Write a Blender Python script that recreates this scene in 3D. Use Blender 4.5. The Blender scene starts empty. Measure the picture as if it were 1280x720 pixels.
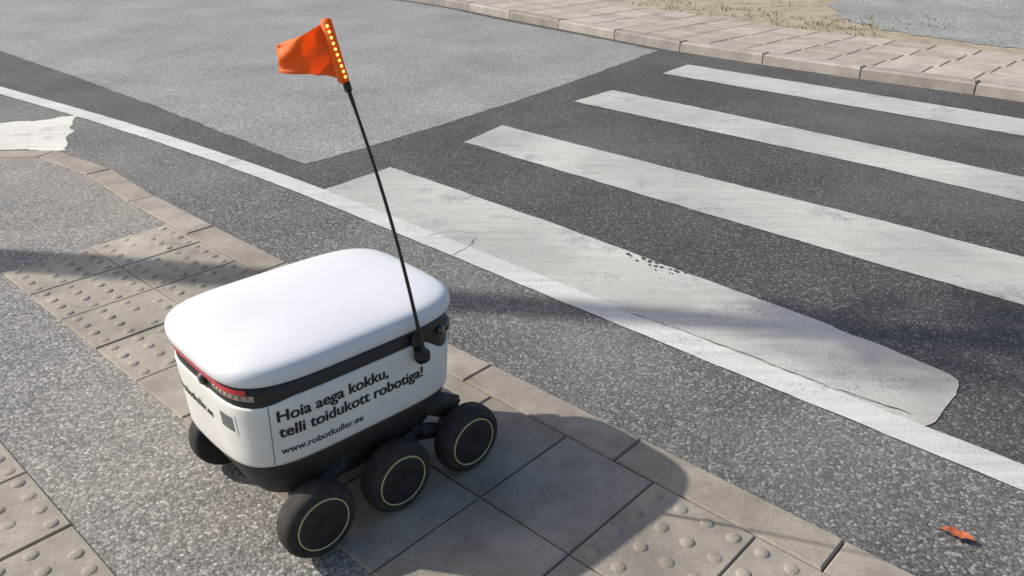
import bpy, bmesh, math, random
from mathutils import Vector, Matrix, noise
random.seed(7)
sc=bpy.context.scene
sc.view_settings.view_transform='Standard'
try: sc.view_settings.look='None'
except Exception: pass
sc.view_settings.exposure=0
COL=sc.collection

# ------------------------------------------------------------------ materials
def new_mat(name):
    m=bpy.data.materials.new(name); m.use_nodes=True
    nt=m.node_tree; b=nt.nodes['Principled BSDF']
    return m,nt,b
def N(nt,t,**kw):
    n=nt.nodes.new(t)
    for k,v in kw.items():
        if k in n.inputs: n.inputs[k].default_value=v
        else: setattr(n,k,v)
    return n
def ramp(nt,stops,interp='LINEAR'):
    r=nt.nodes.new('ShaderNodeValToRGB'); cr=r.color_ramp; cr.interpolation=interp
    while len(cr.elements)<len(stops): cr.elements.new(.5)
    for e,(p,c) in zip(cr.elements,stops):
        e.position=p; e.color=(c[0],c[1],c[2],1) if hasattr(c,'__len__') else (c,c,c,1)
    return r
def mix(nt,a,b,f,mode='MIX'):
    m=nt.nodes.new('ShaderNodeMix'); m.data_type='RGBA'; m.blend_type=mode
    L=nt.links
    for sock,v in ((m.inputs[6],a),(m.inputs[7],b),(m.inputs[0],f)):
        if hasattr(v,'node'): L.new(v,sock)
        elif hasattr(v,'__len__'): sock.default_value=(v[0],v[1],v[2],1)
        else: sock.default_value=v
    return m.outputs[2]
def coords(nt): return N(nt,'ShaderNodeTexCoord').outputs['Object']
def tex_noise(nt,co,scale,detail=4,rough=.6):
    n=N(nt,'ShaderNodeTexNoise',Scale=scale,Detail=detail,Roughness=rough); nt.links.new(co,n.inputs['Vector']); return n.outputs['Fac']

def asphalt_nodes(nt,co,stones,tint=(1,1,1),scale=95,mott=.35,dust=None):
    """crushed stone aggregate set in binder; returns colour, height"""
    L=nt.links
    v=N(nt,'ShaderNodeTexVoronoi',Scale=scale); L.new(co,v.inputs['Vector'])
    sep=N(nt,'ShaderNodeSeparateColor'); L.new(v.outputs['Color'],sep.inputs[0])
    r=ramp(nt,stones); L.new(sep.outputs[0],r.inputs[0])
    gap=ramp(nt,[(0.25,1.0),(0.65,.60)])
    L.new(v.outputs['Distance'],gap.inputs[0])
    base=mix(nt,r.outputs[0],gap.outputs[0],1.0,'MULTIPLY')
    big=ramp(nt,[(.3,1-mott),(.7,1+mott*.6)]); L.new(tex_noise(nt,co,1.1,6,.62),big.inputs[0])
    base=mix(nt,base,big.outputs[0],1.0,'MULTIPLY')
    med=ramp(nt,[(.35,.80),(.65,1.15)]); L.new(tex_noise(nt,co,38,5,.75),med.inputs[0])
    base=mix(nt,base,med.outputs[0],1.0,'MULTIPLY')
    if dust:
        dr=ramp(nt,[(.46,0),(.72,.5)]); L.new(tex_noise(nt,co,.55,7,.6),dr.inputs[0])
        base=mix(nt,base,dust,dr.outputs[0])
    base=mix(nt,base,tint,1.0,'MULTIPLY')
    h=N(nt,'ShaderNodeMath',operation='MULTIPLY'); h.inputs[1].default_value=-1
    L.new(v.outputs['Distance'],h.inputs[0])
    h2=N(nt,'ShaderNodeMath',operation='ADD'); L.new(h.outputs[0],h2.inputs[0]); L.new(sep.outputs[1],h2.inputs[1])
    return base,h2.outputs[0]
def bump(nt,b,h,strength,dist):
    n=N(nt,'ShaderNodeBump',Strength=strength,Distance=dist); nt.links.new(h,n.inputs['Height']); nt.links.new(n.outputs[0],b.inputs['Normal'])
def asphalt(name,stones,tint,scale=95,mott=.35,rough=.8,bs=.55,bd=.003,spec=.4,dust=None):
    m,nt,b=new_mat(name); co=coords(nt)
    col,h=asphalt_nodes(nt,co,stones,tint,scale,mott,dust)
    nt.links.new(col,b.inputs['Base Color']); b.inputs['Roughness'].default_value=rough
    b.inputs['Specular IOR Level'].default_value=spec
    bump(nt,b,h,bs,bd); return m

M_ROAD=asphalt('road_asphalt',[(0,.058),(.55,.086),(.85,.125),(1,.26)],(1,1,1.01),125,.20,dust=(.145,.14,.13))
M_OLD=asphalt('old_asphalt_glare',[(0,.24),(.5,.34),(.85,.42),(1,.52)],(1,1,.97),110,.22)  # older pale surfacing; low-sun glare is put into its lighter base colour
M_EDGE=asphalt('gutter_asphalt',[(0,.10),(.5,.16),(.8,.22),(1,.40)],(1.02,1,.96),120,.22,dust=(.23,.215,.19))
M_FOOT=asphalt('footway_asphalt',[(0,.17),(.45,.27),(.8,.36),(1,.54)],(1.05,1,.93),120,.26,dust=(.35,.32,.27))
M_PATH=asphalt('far_path_asphalt',[(0,.27),(.5,.38),(1,.50)],(1,1,.98),60,.25)

def paint_mat(name,wear=.45,col=(.62,.61,.57),lo=.6):
    m,nt,b=new_mat(name); co=coords(nt); L=nt.links
    asp,h=asphalt_nodes(nt,co,[(0,.15),(.55,.21),(1,.36)],(1,1,1),125,.2)
    dirt=ramp(nt,[(.32,lo),(.60,1.0)]); L.new(tex_noise(nt,co,1.6,8,.62),dirt.inputs[0])
    mp=N(nt,'ShaderNodeMapping'); mp.inputs['Rotation'].default_value=(0,0,math.radians(43)); mp.inputs['Scale'].default_value=(1.2,14,1)
    L.new(co,mp.inputs[0])
    sc_=ramp(nt,[(.35,.84),(.6,1.0)]); L.new(tex_noise(nt,mp.outputs[0],1.6,6,.65),sc_.inputs[0])
    fine=ramp(nt,[(.3,.84),(.7,1.05)]); L.new(tex_noise(nt,co,85,4,.7),fine.inputs[0])
    c=mix(nt,col,dirt.outputs[0],1,'MULTIPLY'); c=mix(nt,c,sc_.outputs[0],1,'MULTIPLY'); c=mix(nt,c,fine.outputs[0],1,'MULTIPLY')
    a=tex_noise(nt,co,3.2,10,.72); v=N(nt,'ShaderNodeTexVoronoi',Scale=125); L.new(co,v.inputs['Vector'])
    add=N(nt,'ShaderNodeMath',operation='MULTIPLY_ADD'); L.new(v.outputs['Distance'],add.inputs[0]); add.inputs[1].default_value=.20; L.new(a,add.inputs[2])
    wr=ramp(nt,[(1-wear,0),(1-wear+.20,.75)]); L.new(add.outputs[0],wr.inputs[0])
    c=mix(nt,c,asp,wr.outputs[0]); L.new(c,b.inputs['Base Color']); b.inputs['Roughness'].default_value=.62
    b.inputs['Specular IOR Level'].default_value=.35
    bump(nt,b,h,.28,.002); return m
M_PAINT=paint_mat('zebra_paint',.375,(.58,.56,.515),.66)
M_PAINT2=paint_mat('line_paint',.35,(.68,.665,.62),.75)
M_PAINT3=paint_mat('worn_paint_glare',.38,(.80,.77,.70),.75)  # worn white paint, brighter: sun reflection put into the colour

def concrete(name,col,var=.25,scale=1,rough=.85):
    m,nt,b=new_mat(name); co=coords(nt); L=nt.links
    r=ramp(nt,[(.3,1-var),(.7,1+var*.5)]); L.new(tex_noise(nt,co,5*scale,8,.7),r.inputs[0])
    f=ramp(nt,[(.35,.78),(.65,1.12)]); L.new(tex_noise(nt,co,210,3,.7),f.inputs[0])
    at=N(nt,'ShaderNodeAttribute',attribute_name='tone')
    c=mix(nt,col,r.outputs[0],1,'MULTIPLY'); c=mix(nt,c,f.outputs[0],1,'MULTIPLY')
    c2=mix(nt,c,at.outputs['Color'],1,'MULTIPLY')
    L.new(c2,b.inputs['Base Color']); b.inputs['Roughness'].default_value=rough
    bump(nt,b,tex_noise(nt,co,160,5,.7),.5,.002); return m
M_SLAB=concrete('paving_concrete',(.36,.32,.265),.38)
M_KERB=concrete('kerb_stone',(.35,.305,.25),.38)
M_FKERB=concrete('far_kerb_stone',(.34,.305,.27),.3)
M_PAVER=concrete('far_paver',(.43,.375,.31),.3)

m,nt,b=new_mat('dry_verge'); co=coords(nt)
r=ramp(nt,[(.3,(.22,.17,.11)),(.5,(.42,.35,.25)),(.7,(.48,.42,.32))]); nt.links.new(tex_noise(nt,co,3.5,10,.75),r.inputs[0])
f=ramp(nt,[(.4,.6),(.6,1.2)]); nt.links.new(tex_noise(nt,co,70,4,.7),f.inputs[0])
nt.links.new(mix(nt,r.outputs[0],f.outputs[0],1,'MULTIPLY'),b.inputs['Base Color']); b.inputs['Roughness'].default_value=.95
bump(nt,b,tex_noise(nt,co,40,6,.75),.8,.02); M_VERGE=m

def plain(name,col,rough,spec=.5,noise_amt=.08,nscale=40,coat=0,bumpd=0,metal=0):
    m,nt,b=new_mat(name); co=coords(nt)
    r=ramp(nt,[(.3,1-noise_amt),(.7,1+noise_amt*.4)]); nt.links.new(tex_noise(nt,co,nscale,5,.65),r.inputs[0])
    nt.links.new(mix(nt,col,r.outputs[0],1,'MULTIPLY'),b.inputs['Base Color'])
    rr=ramp(nt,[(.3,rough*.85),(.7,min(1,rough*1.2))]); nt.links.new(tex_noise(nt,co,9,5,.7),rr.inputs[0]); nt.links.new(rr.outputs[0],b.inputs['Roughness'])
    b.inputs['Specular IOR Level'].default_value=spec; b.inputs['Coat Weight'].default_value=coat; b.inputs['Metallic'].default_value=metal
    if bumpd: bump(nt,b,tex_noise(nt,co,500,2,.5),.3,bumpd)
    return m
M_WHITE=plain('white_shell',(.70,.695,.65),.42,.5,.12,6,.15)
M_LID=plain('white_lid',(.69,.70,.71),.40,.5,.06,5,.15)
M_BLACK=plain('black_plastic',(.012,.012,.013),.42,.5,.2,30)
M_HULL=plain('dark_hull',(.030,.030,.030),.6,.4,.4,25,0,.0006)
def dusty(name,col,dustc,rough):
    m,nt,b=new_mat(name); co=coords(nt)
    d=ramp(nt,[(.42,0),(.75,.75)]); nt.links.new(tex_noise(nt,co,28,8,.75),d.inputs[0])
    nt.links.new(mix(nt,col,dustc,d.outputs[0]),b.inputs['Base Color']); b.inputs['Roughness'].default_value=rough
    b.inputs['Specular IOR Level'].default_value=.4
    bump(nt,b,tex_noise(nt,co,400,3,.6),.3,.0008); return m
M_TIRE=dusty('tyre_rubber',(.020,.019,.018),(.075,.066,.055),.8)
M_HUB=dusty('hub_disc',(.016,.016,.017),(.036,.033,.030),.5)
M_RING=plain('rim_ring',(.56,.57,.26),.5,.4,.25,30)
M_GLASS=plain('sensor_glass',(.006,.006,.008),.06,.8,.0,5,1)
M_TEXT=plain('black_lettering',(.015,.015,.016),.5,.4,.0,5)
M_QR=plain('sticker_white',(.70,.70,.69),.5,.4,.03,60)
M_SEAM=plain('panel_seam',(.22,.22,.21),.6,.3,.0,5)
M_RED=plain('tail_light_red',(.55,.012,.03),.2,.6,.05,60,.6)
M_LAMP=plain('lamp_glass',(.34,.26,.20),.12,.8,.4,160,.8)
M_ROD=plain('pole_black',(.012,.012,.012),.4,.5,.1,30)
def cloth():
    m,nt,b=new_mat('orange_flag_fabric'); co=coords(nt)
    r=ramp(nt,[(.3,(.88,.18,.015)),(.7,(.98,.26,.025))]); nt.links.new(tex_noise(nt,co,25,4,.6),r.inputs[0])
    nt.links.new(r.outputs[0],b.inputs['Base Color']); b.inputs['Roughness'].default_value=.55
    w=N(nt,'ShaderNodeTexWave',Scale=400); nt.links.new(co,w.inputs[0]); bump(nt,b,w.outputs['Fac'],.2,.0005)
    tr=N(nt,'ShaderNodeBsdfTranslucent'); tr.inputs[0].default_value=(.98,.27,.03,1)
    ms=N(nt,'ShaderNodeMixShader'); ms.inputs[0].default_value=.45
    out=nt.nodes['Material Output']
    nt.links.new(b.outputs[0],ms.inputs[1]); nt.links.new(tr.outputs[0],ms.inputs[2]); nt.links.new(ms.outputs[0],out.inputs[0]); return m
M_FLAG=cloth()
m,nt,b=new_mat('led_lit'); b.inputs['Base Color'].default_value=(1,.5,.1,1); b.inputs['Emission Color'].default_value=(1,.42,.08,1); b.inputs['Emission Strength'].default_value=3.0; M_LED=m

# ------------------------------------------------------------------ helpers
def link(me,name,mats,parent=None,smooth=False):
    o=bpy.data.objects.new(name,me); COL.objects.link(o)
    for m in (mats if isinstance(mats,(list,tuple)) else [mats]): me.materials.append(m)
    if smooth:
        for p in me.polygons: p.use_smooth=True
    if parent: o.parent=parent
    return o
def from_bm(bm,name,mats,parent=None,smooth=False):
    me=bpy.data.meshes.new(name); bm.normal_update(); bm.to_mesh(me); bm.free(); return link(me,name,mats,parent,smooth)
def sheet(name,pts,z,mat,ragged=0,step=.04):
    q=[]
    n=len(pts)
    for i in range(n):
        a=Vector(pts[i]); b2=Vector(pts[(i+1)%n])
        if ragged:
            k=max(1,int((b2-a).length/step))
            for j in range(k):
                w=a.lerp(b2,j/k)
                d=Vector((noise.noise(Vector((w.x*9,w.y*9,1.5))),noise.noise(Vector((w.x*9,w.y*9,7.7)))))*ragged
                d+=Vector((noise.noise(Vector((w.x*40,w.y*40,3))),noise.noise(Vector((w.x*40,w.y*40,9)))))*ragged*.5
                q.append(w+d)
        else: q.append(a)
    bm=bmesh.new(); vs=[bm.verts.new((w.x,w.y,z)) for w in q]
    f=bm.faces.new(vs); bm.normal_update()
    if f.normal.z<0: bmesh.ops.reverse_faces(bm,faces=[f])
    bmesh.ops.triangulate(bm,faces=bm.faces[:])
    return from_bm(bm,name,mat)
def offset_poly(pts,d):
    out=[]
    P=[Vector(p) for p in pts]
    for i,p in enumerate(P):
        t=Vector((0,0))
        if i>0: t+=(P[i]-P[i-1]).normalized()
        if i<len(P)-1: t+=(P[i+1]-P[i]).normalized()
        t.normalize(); nrm=Vector((-t.y,t.x)); out.append(p+nrm*d)
    return out
def resample(pts,step):
    P=[Vector(p) for p in pts]; out=[P[0].copy()]; acc=0
    for a,b2 in zip(P[:-1],P[1:]):
        L=(b2-a).length; pos=step-acc
        while pos<=L: out.append(a.lerp(b2,pos/L)); pos+=step
        acc=(acc+L)%step
    return out
def smooth_poly(pts,it=2):
    P=[Vector(p) for p in pts]
    for _ in range(it):
        Q=[P[0]]
        for a,b2 in zip(P[:-1],P[1:]): Q+= [a.lerp(b2,.25),a.lerp(b2,.75)]
        Q.append(P[-1]); P=Q
    return P
def tone_layer(bm): return bm.loops.layers.float_color.new('tone')
def stone_row(bm,lay,line,w,step,gap,ztop,zbot,bev,side=-1,var=.16):
    R=resample(line,step); NR=[]
    for i in range(len(R)):
        t=Vector((0,0))
        if i>0: t+=(R[i]-R[i-1]).normalized()
        if i<len(R)-1: t+=(R[i+1]-R[i]).normalized()
        t.normalize(); NR.append(Vector((-t.y,t.x))*side)
    for i in range(len(R)-1):
        a,b2=R[i],R[i+1]; t=(b2-a).normalized(); nrm=Vector((-t.y,t.x))*side
        q=[a+t*gap/2,b2-t*gap/2,b2+NR[i+1]*w-t*gap/2,a+NR[i]*w+t*gap/2]
        zt=ztop+random.uniform(-.0015,.0015)
        c=sum(q,Vector((0,0)))/4
        rings=[]
        for zz,ins in ((zbot,0),(zt-bev,0),(zt,bev)):
            ring=[]
            for v in q:
                lx=(v-c).dot(t); ly=(v-c).dot(nrm)
                lx-=math.copysign(ins,lx); ly-=math.copysign(ins,ly)
                w2=c+t*lx+nrm*ly; ring.append(bm.verts.new((w2.x,w2.y,zz)))
            rings.append(ring)
        g=1+random.uniform(-var,var); g2=g*random.uniform(.97,1.03)
        fs=[]
        for r1,r2 in zip(rings[:-1],rings[1:]):
            for k in range(4): fs.append(bm.faces.new((r1[k],r1[(k+1)%4],r2[(k+1)%4],r2[k])))
        fs.append(bm.faces.new(rings[-1]))
        for f in fs:
            for l in f.loops: l[lay]=(g,g,g2,1)

# ------------------------------------------------------------------ ground, roads
sheet('ground',[(-200,-200),(200,-200),(200,200),(-200,200)],-.075,M_VERGE)
road_far=[(-30,44),(-12,23.6),(-1.985,12.67),(-.858,11.57),(0,10.38),(.714,9.51),(1.52,8.47),(1.99,8.0),(2.57,7.45),(3.1,6.98),(3.59,6.58),(3.93,6.27),(6,4.3),(14,-3.6),(40,-29)]
sheet('road',road_far+[(25,-35),(-60,-10),(-60,40)],-.03,M_ROAD)
sheet('old_asphalt_patch',[(-1.247,4.753),(-1.0,4.995),(-.549,5.55),(0,6.27),(.696,7.249),(1.45,8.40),(.65,9.40),(-.06,10.27),(-.92,11.46),(-2.05,12.56),(-12.1,23.4),(-30,43.5),(-45,42),(-14,16.5),(-5.08,8.36),(-3.7,7.12),(-2.625,6.10),(-1.785,5.278)],-.028,M_OLD,.016,.05)
kerb_out=smooth_poly([(-9,4.7),(-5,4.78),(-3.44,4.9),(-3.17,4.93),(-2.89,4.95),(-2.63,4.85),(-2.34,4.6),(-1.97,4.19),(-1.74,3.97),(-1.56,3.80),(-.87,3.163),(-.18,2.525),(.45,1.943),(1.0,1.435),(1.9,.60),(6,-3.2)],2)
line_bot=smooth_poly([(-20,19.2),(-9,10.3),(-4.76,7.06),(-4.06,6.53),(-3.1,5.83),(-2.28,5.19),(-1.59,4.62),(-1.02,4.11),(-.62,3.73),(-.23,3.36),(.19,2.96),(.48,2.69),(.73,2.45),(.94,2.26),(1.14,2.07),(1.43,1.80),(2.4,.88),(7,-3.6)],2)
sheet('gutter_strip',[tuple(p) for p in line_bot[10:]]+[tuple(p) for p in offset_poly(kerb_out,-.05)[::-1]]+[(-9,9)],-.0283,M_EDGE)
lt=offset_poly(line_bot,.125)
sheet('edge_line',[tuple(p) for p in line_bot]+[tuple(p) for p in lt[::-1]],-.0245,M_PAINT2,.004,.025)
bars=[
 [(-1.04,4.28),(-.72,4.68),(-.35,4.34),(.24,3.76),(.73,3.25),(1.13,2.85),(1.35,2.60),(1.47,2.46),(1.505,2.41),(1.515,2.37),(1.505,2.33),(1.46,2.28),(1.38,2.19),(1.33,2.135),(1.31,2.12),(1.27,2.105),(1.10,2.19),(.82,2.46),(.57,2.69),(.28,2.96),(-.14,3.37),(-.53,3.74)],
 [(-.31,5.205),(-.067,5.61),(.60,4.98),(1.177,4.44),(1.847,3.83),(2.31,3.39),(2.75,2.97),(2.44,2.55),(2.05,2.924),(1.845,3.11),(1.348,3.58),(.69,4.22)],
 [(.473,6.298),(.808,6.673),(1.525,5.97),(2.344,5.12),(2.93,4.50),(3.5,3.93),(3.18,3.6),(2.724,4.08),(2.187,4.66),(1.40,5.41)],
 [(1.32,7.315),(1.617,7.695),(2.41,6.95),(3.65,5.76),(4.2,5.22),(3.9,4.86),(3.38,5.36),(2.25,6.44)]]
zr=bpy.data.objects.new('zebra_crossing',None); COL.objects.link(zr)
for i,bp in enumerate(bars):
    o=sheet('bar_%d'%(i+1),bp,-.0265,M_PAINT,.008,.025); o.parent=zr
M_CRACK=plain('crack_filler',(.13,.12,.105),.9,.2,.4,30)
bm=bmesh.new()
def crack(pts,w):
    P=smooth_poly(pts,2); Q=resample(P,.02); 
    Q=[q+Vector((noise.noise(Vector((q.x*22,q.y*22,1))),noise.noise(Vector((q.x*22,q.y*22,5)))))*.010 for q in Q]
    A=[];B=[]
    for i,(l,r_) in enumerate(zip(offset_poly(Q,w),offset_poly(Q,-w))):
        k=.25+.65*abs(noise.noise(Vector((l.x*15,l.y*15,2)))*1.8); mid=(l+r_)/2
        l=mid.lerp(l,k); r_=mid.lerp(r_,k)
        A.append(bm.verts.new((l.x,l.y,-.0235))); B.append(bm.verts.new((r_.x,r_.y,-.0235)))
    for i in range(len(A)-1): bm.faces.new((A[i],A[i+1],B[i+1],B[i]))
crack([(.42,2.90),(.62,2.72),(.82,2.56),(1.02,2.36),(1.18,2.24),(1.27,2.17)],.0035)
crack([(-.40,3.64),(-.28,3.70),(-.16,3.66),(-.08,3.70)],.0025)
crack([(-.27,3.40),(-.20,3.50),(-.17,3.62)],.003)
from_bm(bm,'paint_cracks',M_CRACK)
bm=bmesh.new()
for i in range(34):
    q=Vector((.62,3.33))+Vector((.72,-.69))*random.gauss(0,.07)+Vector((.69,.72))*random.gauss(0,.022)
    r0=random.uniform(.003,.011)
    bm.faces.new([bm.verts.new((q.x+r0*random.uniform(.6,1.3)*math.cos(a*.785),q.y+r0*random.uniform(.6,1.3)*math.sin(a*.785),-.0232-i*.00001)) for a in range(8)])
from_bm(bm,'tar_spots',plain('tar',(.07,.065,.06),.6,.4,.3,30))
sheet('worn_marking_glare',[(-3.435,5.716),(-3.14,5.87),(-2.80,5.02),(-3.2,5.03),(-4.6,5.0),(-4.6,5.35)],-.0262,M_PAINT3,.05,.03)  # white patch by the kerb; its bright sun reflection is painted in

# footway
inner=offset_poly(kerb_out,-.14)
sheet('footway',[tuple(p) for p in inner]+[(6,-12),(-14,-12),(-14,4.5)],0.0,M_FOOT)
bm=bmesh.new(); lay=tone_layer(bm)
stone_row(bm,lay,kerb_out,.137,.62,.005,.006,-.06,.005,-1)
from_bm(bm,'near_kerb',M_KERB)

D=Vector((.7345,-.6786)); Mv=Vector((-.6786,-.7345)); O=Vector((-1.56,3.80))
bm=bmesh.new(); lay=tone_layer(bm)
def slab(s0,t0,ls,lt_,dome,tone):
    g=.005; zt=.008+random.uniform(-.0018,.0018)
    ta,tb=random.uniform(-.0035,.0035),random.uniform(-.0035,.0035)
    def W(s_,t_,z): 
        w=O+D*s_+Mv*t_; return bm.verts.new((w.x,w.y,z+((s_-s0-ls/2)*ta+(t_-t0-lt_/2)*tb if z>0 else 0)))
    rings=[]
    for z,ins in ((-.02,g/2),(zt-.003,g/2),(zt,g/2+.003)):
        rings.append([W(s0+ins,t0+ins,z),W(s0+ins,t0+lt_-ins,z),W(s0+ls-ins,t0+lt_-ins,z),W(s0+ls-ins,t0+ins,z)])
    fs=[]
    for r1,r2 in zip(rings[:-1],rings[1:]):
        for i in range(4): fs.append(bm.faces.new((r1[i],r1[(i+1)%4],r2[(i+1)%4],r2[i])))
    fs.append(bm.faces.new(rings[-1]))
    if dome:
        n1=max(2,round(ls/.085)); n2=max(2,round(lt_/.085))
        for i in range(n1):
            for j in range(n2):
                if random.random()<.05: continue
                wr=random.uniform(.6,1.1)
                cs=s0+ls*(i+.5)/n1; ct=t0+lt_*(j+.5)/n2; K=12; prev=None
                for rr,hh in ((.0200,0),(.0168,.0034*wr),(.0115,.0055*wr),(.005,.0062*wr)):
                    ring=[W(cs+rr*math.cos(a*2*math.pi/K),ct+rr*math.sin(a*2*math.pi/K),zt+hh-.0004) for a in range(K)]
                    if prev:
                        for a in range(K):
                            f=bm.faces.new((prev[a],prev[(a+1)%K],ring[(a+1)%K],ring[a])); f.smooth=True; fs.append(f)
                    prev=ring
                f=bm.faces.new(prev); f.smooth=True; fs.append(f)
    for f in fs:
        for l in f.loops: l[lay]=(tone,tone*random.uniform(.995,1.0),tone*random.uniform(.96,1),1)
wc=.37
for i in range(16):
    s0=i*.31
    for j in range(2):
        plainp=(4<=i<=8) or (i>8 and j==1)
        t0=.143+j*wc
        slab(s0,t0,.31,wc,not plainp,(.88 if plainp else 1)*random.uniform(.82,1.12))
for i in range(9):
    for j in range(3):
        slab(1.16+i*.31,1.30+j*.31,.31,.31,True,random.uniform(.82,1.12))
bmesh.ops.recalc_face_normals(bm,faces=bm.faces[:])
from_bm(bm,'tactile_paving',M_SLAB)

far=smooth_poly(road_far,1)
bm=bmesh.new(); lay=tone_layer(bm)
stone_row(bm,lay,far,.15,.9,.010,.065,-.08,.015,1,.18)
bmesh.ops.recalc_face_normals(bm,faces=bm.faces[:])
from_bm(bm,'far_kerb',M_FKERB)
bm=bmesh.new(); lay=tone_layer(bm)
for r_i in range(4):
    ln=offset_poly(far[4:-3],.160+r_i*.36)
    stone_row(bm,lay,ln,.352,.40,.008,.060,-.05,.006,1,.14)
bmesh.ops.recalc_face_normals(bm,faces=bm.faces[:])
from_bm(bm,'far_pavement',M_PAVER)
vo=offset_poly(far,.15)
sheet('dry_verge',[tuple(p) for p in vo]+[(150,-29),(150,150),(-30,150)],.045,M_VERGE)
sheet('far_footpath',[(4.08,11.2),(3.83,9.9),(4.1,8.9),(4.65,8.25),(7.5,5.5),(24,-11),(60,-11),(60,40),(9,16)],.050,M_PATH,.09,.08)
# tufts of dry grass and crumbs on the verge
bm=bmesh.new()
for i in range(900):
    k=random.randint(4,16); u=random.random(); q=far[k].lerp(far[k+1],u)+Vector((.74,.67))*(1.62+abs(random.gauss(0,1.1)))
    if noise.noise(Vector((q.x*.8,q.y*.8,4)))<0: continue
    for _ in range(4):
        a=random.random()*6.3; r=random.uniform(.01,.05); h=random.uniform(.015,.05); w_=.004
        p0=Vector((q.x,q.y,.045)); p1=p0+Vector((math.cos(a)*r,math.sin(a)*r,h)); sdv=Vector((-math.sin(a),math.cos(a),0))*w_
        bm.faces.new([bm.verts.new(p0-sdv),bm.verts.new(p0+sdv),bm.verts.new(p1)])
from_bm(bm,'dry_grass',plain('dry_grass',(.33,.27,.14),.9,.2,.5,3))

M_LEAF=plain('dry_leaf',(.42,.12,.05),.7,.3,.5,60)
def leaf(name,Ls,loc,rz,mat,wd=.017):
    bm=bmesh.new(); K=9; rows=[]
    for i in range(K):
        u=i/(K-1); w=wd*math.sin(math.pi*min(1,u*.97+.03))**.8*(1+.25*math.sin(i*2.7))
        z=.004+.010*math.sin(u*3)+.004*math.sin(u*9)
        rows.append([bm.verts.new((u*Ls,-w,z+.008)),bm.verts.new((u*Ls,0,z)),bm.verts.new((u*Ls,w,z+.006))])
    for a,b2 in zip(rows[:-1],rows[1:]):
        for k in range(2): bm.faces.new((a[k],b2[k],b2[k+1],a[k+1]))
    lf=from_bm(bm,name,mat,None,True); lf.location=loc; lf.rotation_euler=(0,0,math.radians(rz))
leaf('dry_leaf',.085,(1.115,1.645,-.026),-38,M_LEAF)
bm=bmesh.new()
for i in range(420):
    u=random.random(); k=random.randint(28,len(kerb_out)-8); pp=kerb_out[k].lerp(kerb_out[k+1],u)+Vector((.72,.68))*abs(random.gauss(0,.10))
    mtx=Matrix.Translation((pp.x,pp.y,-.026))@Matrix.Rotation(random.random()*6,4,'Z')@Matrix.Diagonal((1,random.uniform(.5,1),.5,1))
    bmesh.ops.create_icosphere(bm,subdivisions=1,radius=random.uniform(.0015,.0045),matrix=mtx)
for i in range(260):
    q=O+D*random.uniform(-.5,3.5)+Mv*random.uniform(.2,2.2)
    mtx=Matrix.Translation((q.x,q.y,.009))@Matrix.Rotation(random.random()*6,4,'Z')@Matrix.Diagonal((1,random.uniform(.5,1),.5,1))
    bmesh.ops.create_icosphere(bm,subdivisions=1,radius=random.uniform(.001,.0032),matrix=mtx)
from_bm(bm,'gutter_grit',plain('grit',(.26,.22,.17),.9,.3,.6,20))

# ------------------------------------------------------------------ robot
rob=bpy.data.objects.new('delivery_robot',None); COL.objects.link(rob)
rob.location=(-.476,1.866,.008); rob.rotation_euler=(0,0,math.radians(43.2))
CX,CY=-.025,.028
def se(a,b2,n=4.6,count=168):
    dense=[]
    for i in range(4000):
        t=2*math.pi*i/4000; c_,s_=math.cos(t),math.sin(t)
        r=(abs(c_)**n+abs(s_)**n)**(-1/n)
        dense.append((a*r*c_,b2*r*s_))
    L=[0]
    for i in range(4000):
        p,q=dense[i],dense[(i+1)%4000]; L.append(L[-1]+math.hypot(p[0]-q[0],p[1]-q[1]))
    out=[];j=0
    for k in range(count):
        tgt=L[-1]*k/count
        while L[j+1]<tgt: j+=1
        f=(tgt-L[j])/max(1e-9,L[j+1]-L[j]); p,q=dense[j],dense[(j+1)%4000]
        out.append((p[0]+(q[0]-p[0])*f,p[1]+(q[1]-p[1])*f))
    return out
def loft(name,rings,mat,cap0=True,cap1=True,parent=rob):
    bm=bmesh.new(); R=[[bm.verts.new(v) for v in r] for r in rings]; n=len(R[0])
    for r1,r2 in zip(R[:-1],R[1:]):
        for i in range(n): bm.faces.new((r1[i],r1[(i+1)%n],r2[(i+1)%n],r2[i]))
    if cap0: bm.faces.new(R[0][::-1])
    if cap1: bm.faces.new(R[-1])
    return from_bm(bm,name,mat,parent,True)
ZB=.258
def sm(v):
    x=max(0,min(1,v)); return x*x*(3-2*x)
def ztop(x): return .441-.055*sm((x-.13)/.10)-.014*sm((-x-.2)/.1)
def zbot(x,y): return ZB-.026*sm((-x-.10)/.20)*sm((y+.22)/.25)
def ab(z):
    f=(z-ZB)/(.45-ZB); return .310+.008*f,.231+.008*f
NB=4.8
rings=[]
for f in [0,0.001,.04,.2,.4,.6,.8,.96,1.0]:
    ring=[]
    for (x,y) in se(1,1,NB):
        zb=zbot(x*.31+CX,y*.23)
        z=zb+(ztop(x*.31+CX)-zb)*f
        a,b2=ab(z); ins=0.005 if f in(0,) else (.0015 if f in(.001,1.0) else 0)
        ring.append((x*(a-ins)+CX,y*(b2-ins)+CY,z))
    rings.append(ring)
ring=[((x-CX)*.97+CX,(y-CY)*.96+CY,z) for (x,y,z) in rings[-1]]; rings.append(ring)
loft('white_shell',rings,M_WHITE,True,False)
def flat_ring(a,b2,z,n=NB,dx=0): return [(x*a+CX+dx,y*b2+CY,z) for (x,y) in se(1,1,n)]
loft('black_band',[flat_ring(.309,.232,.35),flat_ring(.312,.234,.40),flat_ring(.3135,.2355,.44),flat_ring(.314,.236,.488)],M_BLACK)
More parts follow.
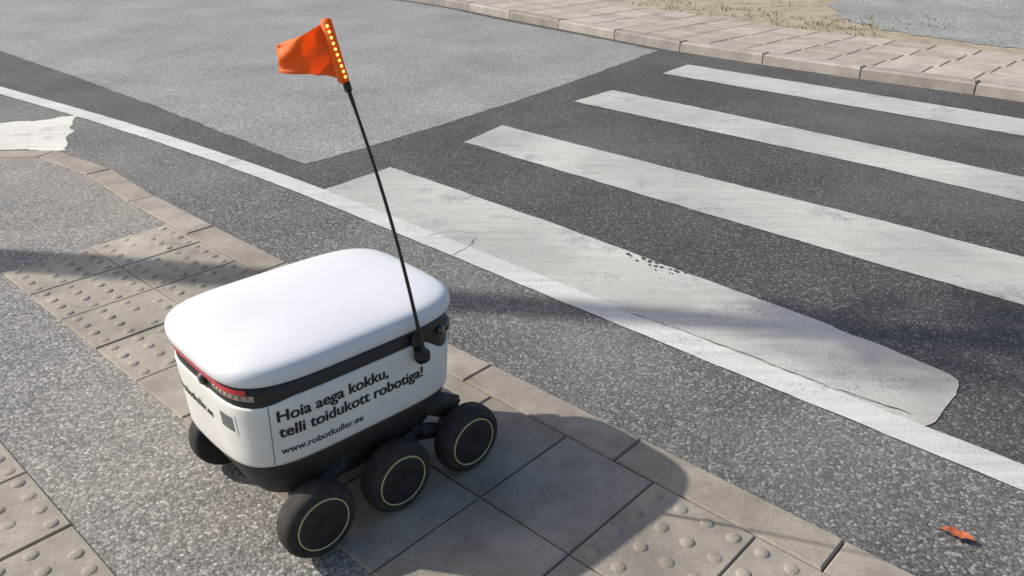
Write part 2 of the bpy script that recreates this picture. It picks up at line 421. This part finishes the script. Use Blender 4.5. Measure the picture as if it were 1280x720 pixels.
loft('lower_hull',[flat_ring(.17,.135,.095,3.2),flat_ring(.225,.165,.100,3.5),flat_ring(.255,.183,.125,4),flat_ring(.277,.203,.17,4.4),flat_ring(.294,.217,.215,4.6),flat_ring(.303,.2245,.243,4.7),flat_ring(.3045,.2265,.263,4.8)],M_HULL)
NL=4.3
loft('lid',[flat_ring(.310,.230,.480,NL),flat_ring(.320,.2395,.482,NL),flat_ring(.3265,.2450,.487,NL),flat_ring(.3290,.2475,.497,NL),flat_ring(.3285,.2470,.509,NL),flat_ring(.3250,.2440,.5195,NL),flat_ring(.318,.2370,.5275,NL),flat_ring(.305,.225,.5330,NL),flat_ring(.280,.203,.5380,NL-.2),flat_ring(.235,.168,.5430,NL-.5),flat_ring(.17,.12,.5472,NL-1),flat_ring(.09,.063,.5497,3),flat_ring(.02,.013,.5505,2.2)],M_LID)
def side_y(x,z,off=0):
    a,b2=ab(z); return CY-(b2*(max(0,1-abs((x-CX)/a)**NB))**(1/NB)+off)
def rear_x(y,z,off=0):
    a,b2=ab(z); return CX-(a*(max(0,1-abs((y-CY)/b2)**NB))**(1/NB)+off)
def ribbon(name,pts_in,pts_out,mat):
    bm=bmesh.new(); A=[bm.verts.new(p) for p in pts_in]; B=[bm.verts.new(p) for p in pts_out]
    for i in range(len(A)-1): bm.faces.new((A[i],A[i+1],B[i+1],B[i]))
    return from_bm(bm,name,mat,rob,True)
xs=-.279
zz=[ZB+.004+(.425-ZB)*i/10 for i in range(11)]
ribbon('panel_seam',[(xs,side_y(xs,z,.0006),z) for z in zz],[(xs+.0022,side_y(xs+.0022,z,.0006),z) for z in zz],M_SEAM)
def text(name,s,x0,x1,z,bold=0.0,rear=False,shift=0,off=.0012):
    cu=bpy.data.curves.new(name+'_c','FONT'); cu.body=s; cu.size=1; cu.offset=bold
    to=bpy.data.objects.new(name+'_t',cu); COL.objects.link(to)
    dg=bpy.context.evaluated_depsgraph_get(); me=bpy.data.meshes.new_from_object(to.evaluated_get(dg))
    bpy.data.objects.remove(to)
    X=[v.co.x for v in me.vertices]; mn,mx=min(X),max(X); k=abs(x1-x0)/(mx-mn)
    bm=bmesh.new(); bm.from_mesh(me)
    for v in bm.verts:
        u=(v.co.x-mn)*k+shift; w=z+v.co.y*k
        if rear: y=x0-u; v.co=Vector((rear_x(y,w,off),y,w))
        else: x=x0+u; v.co=Vector((x,side_y(x,w,off),w))
    me2=bpy.data.meshes.new(name); bm.to_mesh(me2); bm.free()
    return link(me2,name,M_TEXT,rob)
for k,shf in enumerate((-.0007,.0,.0007)):
    text('slogan_line_1','Hoia aega kokku,',-.262,.035,.383,.012,False,shf,.0010+k*.0003)
    text('slogan_line_2','telli toidukott robotiga!',-.262,.143,.338,.012,False,shf,.0010+k*.0003)
for k,shf in enumerate((-.0003,.0003)):
    text('web_address','www.robotkuller.ee',-.262,-.045,.290,.006,False,shf,.0010+k*.0003)
for k,shf in enumerate((-.0006,0,.0006)):
    text('rear_web_address','www.robotkuller.ee',.228,-.020,.345,.008,True,shf,.0010+k*.0003)
def patch_rear(name,y0,y1,z0,z1,mat,off):
    n=8; A=[(rear_x(y0+(y1-y0)*i/n,z1,off),y0+(y1-y0)*i/n,z1) for i in range(n+1)]; B=[(rear_x(y0+(y1-y0)*i/n,z0,off),y0+(y1-y0)*i/n,z0) for i in range(n+1)]
    return ribbon(name,A,B,mat)
patch_rear('blank_sticker',-.062,-.128,.345,.400,M_QR,.001)
patch_rear('sticker_print',-.070,-.120,.352,.393,plain('sticker_grey',(.17,.17,.17),.5,.4,.6,300),.0016)
def bandpt(y,off):
    a,b2=.3137,.2357; return CX-(a*(max(0,1-abs((y-CY)/b2)**NB))**(1/NB)+off)
ys=[CY+.220-.415*i/40 for i in range(41)]
ribbon('tail_light_strip',[(bandpt(y,.0065),y,.4775) for y in ys],[(bandpt(y,.0065),y,.465) for y in ys],M_RED)
ys=[-.05-.125*i/20 for i in range(21)]
ribbon('lamp_cluster',[(bandpt(y,.002),y,.461) for y in ys],[(bandpt(y,.002),y,.446) for y in ys],M_LAMP)
for i in range(7):
    y=-.06-.017*i
    bm=bmesh.new(); bmesh.ops.create_uvsphere(bm,u_segments=12,v_segments=8,radius=.0045,matrix=Matrix.Translation((bandpt(y,.002),y,.4535))@Matrix.Diagonal((.5,1.2,1,1)))
    from_bm(bm,'lamp_%d'%i,M_LAMP,rob,True)
def cyl(name,r,d,mat,loc,axis,seg=40,bev=.002,r2=None):
    bm=bmesh.new(); bmesh.ops.create_cone(bm,cap_ends=True,segments=seg,radius1=r,radius2=r if r2 is None else r2,depth=d)
    if bev: bmesh.ops.bevel(bm,geom=[e for e in bm.edges if len(e.link_faces)==2 and e.calc_face_angle()>.8],offset=bev,segments=2,affect='EDGES')
    q=Vector((0,0,1)).rotation_difference(Vector(axis)).to_matrix().to_4x4()
    bmesh.ops.transform(bm,matrix=Matrix.Translation(loc)@q,verts=bm.verts)
    return from_bm(bm,name,mat,rob,True)
cyl('rear_camera',.013,.012,M_GLASS,(bandpt(0,.004),0,.446),(-1,0,0))
cyl('rear_camera_bezel',.017,.008,M_HULL,(bandpt(0,.002),0,.446),(-1,0,0))
for sy in (-1,1):
    cyl('side_camera',.022,.016,M_GLASS,(CX+.283,CY+sy*.194,.435),(.6,sy*.8,0),32,.004)
    cyl('side_camera_small',.012,.016,M_GLASS,(CX+.237,CY+sy*.226,.445),(.1,sy,0),32,.003)
for y in (-.08,0,.08): cyl('front_camera',.016,.012,M_GLASS,(CX+.312,CY+y,.43),(1,0,0))
# wheels
WS=.1/.109
def wheel(name,x,sy):
    e=bpy.data.objects.new(name,None); COL.objects.link(e); e.parent=rob
    prof=[(.060,-.030),(.090,-.0315),(.0985,-.030),(.1045,-.024),(.108,-.014),(.109,0),(.108,.014),(.1045,.023),(.0985,.0295),(.090,.0325),(.0815,.0330),(.0795,.0315),(.0775,.029)]
    def lathe(nm,pr,mat,seg=72,tread=False):
        bm=bmesh.new(); R=[]
        for r,h in pr:
            R.append([bm.verts.new(((r-(.0012 if (tread and k%2 and r>.104) else 0))*math.cos(2*math.pi*k/seg),h*sy,(r-(.0012 if (tread and k%2 and r>.104) else 0))*math.sin(2*math.pi*k/seg))) for k in range(seg)])
        for r1,r2 in zip(R[:-1],R[1:]):
            for k in range(seg): bm.faces.new((r1[k],r1[(k+1)%seg],r2[(k+1)%seg],r2[k]))
        bm.faces.new(R[0]); bm.faces.new(R[-1]); bmesh.ops.recalc_face_normals(bm,faces=bm.faces[:])
        o=from_bm(bm,nm,mat,None,True); o.parent=e; return o
    lathe('tyre',prof,M_TIRE,96,True)
    lathe('rim_ring',[(.0770,.027),(.0766,.0335),(.0752,.0343),(.0734,.0338),(.0728,.027)],M_RING)
    lathe('hub_disc',[(.0726,.028),(.0724,.0330),(.068,.0337),(.04,.0350),(.022,.0352),(.020,.0340),(.006,.0340)],M_HUB)
    e.location=(x,(-.234 if sy<0 else .255),.100); e.rotation_euler=(0,random.random()*3,0); e.scale=(WS,1,WS)
XW=(-.217,.019,.259)
for sy in (-1,1):
    for i,x in enumerate(XW): wheel('wheel_%s_%d'%('r' if sy<0 else 'l',i),x,sy)
    for x in XW: cyl('axle',.018,.10,M_HULL,(x,CY+sy*.204,.100),(0,1,0),24)
    def arm(x0,z0,x1,z1,w,y):
        bm=bmesh.new(); bmesh.ops.create_cube(bm,size=1)
        d=Vector((x1-x0,0,z1-z0)); ang=math.atan2(d.z,d.x)
        bmesh.ops.transform(bm,matrix=Matrix.Translation(((x0+x1)/2,y,(z0+z1)/2))@Matrix.Rotation(-ang,4,'Y')@Matrix.Diagonal((d.length+w,.028,w,1)),verts=bm.verts)
        bmesh.ops.bevel(bm,geom=bm.edges[:],offset=.009,segments=3,affect='EDGES')
        from_bm(bm,'arm',M_HULL,rob,True)
    ya=CY+sy*.205
    arm(XW[0],.100,-.11,.17,.045,ya)
    arm(XW[1],.100,.13,.150,.045,ya); arm(.13,.150,XW[2],.100,.045,ya)
    arm(.190,.215,.245,.180,.07,CY+sy*.200)
# flag pole
base=Vector((.128,-.238,.414)); top=Vector((-.061,-.230,1.243))
cyl('pole_knob',.022,.022,M_BLACK,base+Vector((0,.010,0)),(0,-1,0),32,.006)
cyl('pole_knob_cap',.014,.010,M_BLACK,base+Vector((0,-.004,0)),(0,-1,0),32,.003)
bm=bmesh.new(); bmesh.ops.create_cube(bm,size=1)
bmesh.ops.transform(bm,matrix=Matrix.Translation((base.x-.006,-.215,.444))@Matrix.Rotation(math.radians(-13),4,'Y')@Matrix.Diagonal((.022,.018,.066,1)),verts=bm.verts)
bmesh.ops.bevel(bm,geom=bm.edges[:],offset=.006,segments=3,affect='EDGES'); from_bm(bm,'pole_bracket',M_BLACK,rob,True)
def pp(t):
    q=base.lerp(top,t); q.x+= .018*math.sin(math.pi*t); return q
bm=bmesh.new(); prev=None
for i in range(33):
    t=i/32; q=pp(t); r=.0050-.0018*t
    if t<.10: r=.0075-.02*t
    if t>.80: r=.0046
    ring=[bm.verts.new((q.x+r*math.cos(a*math.pi/5),q.y+r*math.sin(a*math.pi/5),q.z)) for a in range(10)]
    if prev:
        for a in range(10): bm.faces.new((prev[a],prev[(a+1)%10],ring[(a+1)%10],ring[a]))
    prev=ring
bm.faces.new(prev); from_bm(bm,'flag_pole',M_ROD,rob,True)
cyl('pole_joint',.008,.022,M_BLACK,pp(.845),(-.25,0,1),20)
fd=Vector((-.083,.072,0)).normalized()
def flag_sheet(name,ang,L,droop,ph):
    d=(Matrix.Rotation(ang,3,'Z')@fd); sd=Vector((d.y,-d.x,0))
    bm=bmesh.new(); G=[]
    nu,nv=16,12
    for i in range(nu+1):
        u=i/nu; row=[]
        for j in range(nv+1):
            v=j/nv
            a=pp(.860+.14*v)
            zlo=1.150-droop; zhi=1.200-droop
            b2=Vector((pp(.93).x,pp(.93).y,zlo+(zhi-zlo)*v))+d*L
            q=a.lerp(b2,u)
            q+=sd*(.014*math.sin(u*6+ph+v*2.0)*u+.006*math.sin(v*8+u*7))
            q.z+=.006*math.sin(u*math.pi)*(1-v)
            row.append(bm.verts.new(q))
        G.append(row)
    for i in range(nu):
        for j in range(nv): bm.faces.new((G[i][j],G[i+1][j],G[i+1][j+1],G[i][j+1]))
    o=from_bm(bm,name,M_FLAG,rob,True)
    md=o.modifiers.new('s','SOLIDIFY'); md.thickness=.0012
flag_sheet('flag_panel_a',math.radians(12),.110,0,0)
flag_sheet('flag_panel_b',math.radians(-18),.07,.012,1.3)
cyl('led_sleeve',.0115,.128,M_FLAG,pp(.932),(top-base),20,.003)
for i in range(10):
    q=pp(.872+.122*i/9)+Vector((-.003,-.0115,0))
    bm=bmesh.new(); bmesh.ops.create_uvsphere(bm,u_segments=10,v_segments=8,radius=.0029,matrix=Matrix.Translation(q))
    from_bm(bm,'led_%d'%i,M_LED,rob,True)

# ------------------------------------------------------------------ street tree (outside the frame, throws the long shadow)
AZ=9
tree=bpy.data.objects.new('street_tree',None); COL.objects.link(tree); tree.location=(-5.2,3.74,0)
M_BARK=plain('bark',(.11,.085,.06),.9,.3,.5,14,0,.01)
M_LEAVES=plain('leaves',(.07,.11,.035),.6,.4,.4,3)
bm=bmesh.new()
def limb(p0,p1,r0,r1,seg=10,k=8,bend=.05):
    prev=None; p0=Vector(p0);p1=Vector(p1); ax=(p1-p0).normalized(); u=ax.orthogonal().normalized(); w=ax.cross(u)
    for i in range(seg+1):
        t=i/seg; q=p0.lerp(p1,t)+u*bend*math.sin(t*math.pi)+w*bend*.4*math.sin(t*5); r=r0+(r1-r0)*t
        ring=[bm.verts.new(q+u*r*math.cos(a*2*math.pi/k)+w*r*math.sin(a*2*math.pi/k)) for a in range(k)]
        if prev:
            for a in range(k): bm.faces.new((prev[a],prev[(a+1)%k],ring[(a+1)%k],ring[a]))
        prev=ring
    bm.faces.new(prev)
limb((0,0,-.05),(0,0,5.2),.16,.07,16,14,.02); limb((0,0,5.2),(.05,0,7.6),.07,.02,8,8,.05)
for i in range(16):
    z=4.9+i*.17; a=i*2.4; L=random.uniform(.30,.55)
    limb((0,0,z),(L*math.cos(a),L*math.sin(a),z+L*.9),.024,.008,5,6,.04)
from_bm(bm,'trunk',M_BARK,tree,True)
bm=bmesh.new()
for i in range(3000):
    z=random.uniform(4.95,8.0); f=(z-4.95)/3.05; R=.12+.46*math.sin(math.pi*min(1,f*.85+.1))**.8
    a=random.random()*6.283; r=R*math.sqrt(random.random())
    q=Vector((r*math.cos(a),r*math.sin(a),z))
    if noise.noise(q*1.9)<-.05: continue
    s_=random.uniform(.025,.05); mt=Matrix.Translation(q)@Matrix.Rotation(random.random()*6.3,4,'Z')@Matrix.Rotation(random.uniform(-1,1),4,'X')
    vs=[bm.verts.new(mt@Vector(c_)) for c_ in ((-s_,0,0),(0,-s_*.6,.01),(s_,0,0),(0,s_*.6,.01))]
    bm.faces.new(vs)
from_bm(bm,'crown',M_LEAVES,tree)

# ------------------------------------------------------------------ light
az=Vector((-math.cos(math.radians(AZ)),math.sin(math.radians(AZ)))); el=math.radians(38)
ts=Vector((az.x*math.cos(el),az.y*math.cos(el),math.sin(el)))
sd=bpy.data.lights.new('sun','SUN'); sd.energy=4.7; sd.angle=math.radians(.8); sd.color=(1,.94,.86)
so=bpy.data.objects.new('sun',sd); COL.objects.link(so); so.rotation_euler=ts.to_track_quat('Z','Y').to_euler()
w=bpy.data.worlds.new('World'); sc.world=w; w.use_nodes=True
bg=w.node_tree.nodes['Background']; sk=w.node_tree.nodes.new('ShaderNodeTexSky'); sk.sky_type='NISHITA'; sk.sun_disc=False
sk.sun_elevation=el; sk.sun_rotation=math.atan2(az.x,az.y); sk.dust_density=2.5
w.node_tree.links.new(sk.outputs[0],bg.inputs[0]); bg.inputs[1].default_value=.15

cd=bpy.data.cameras.new('camera'); cd.lens=28.97; cd.sensor_width=36; cd.clip_end=1000; cd.clip_start=.05
co_=bpy.data.objects.new('camera',cd); COL.objects.link(co_); co_.location=(0,0,1.5); co_.rotation_euler=(math.radians(63.6),0,0)
sc.camera=co_
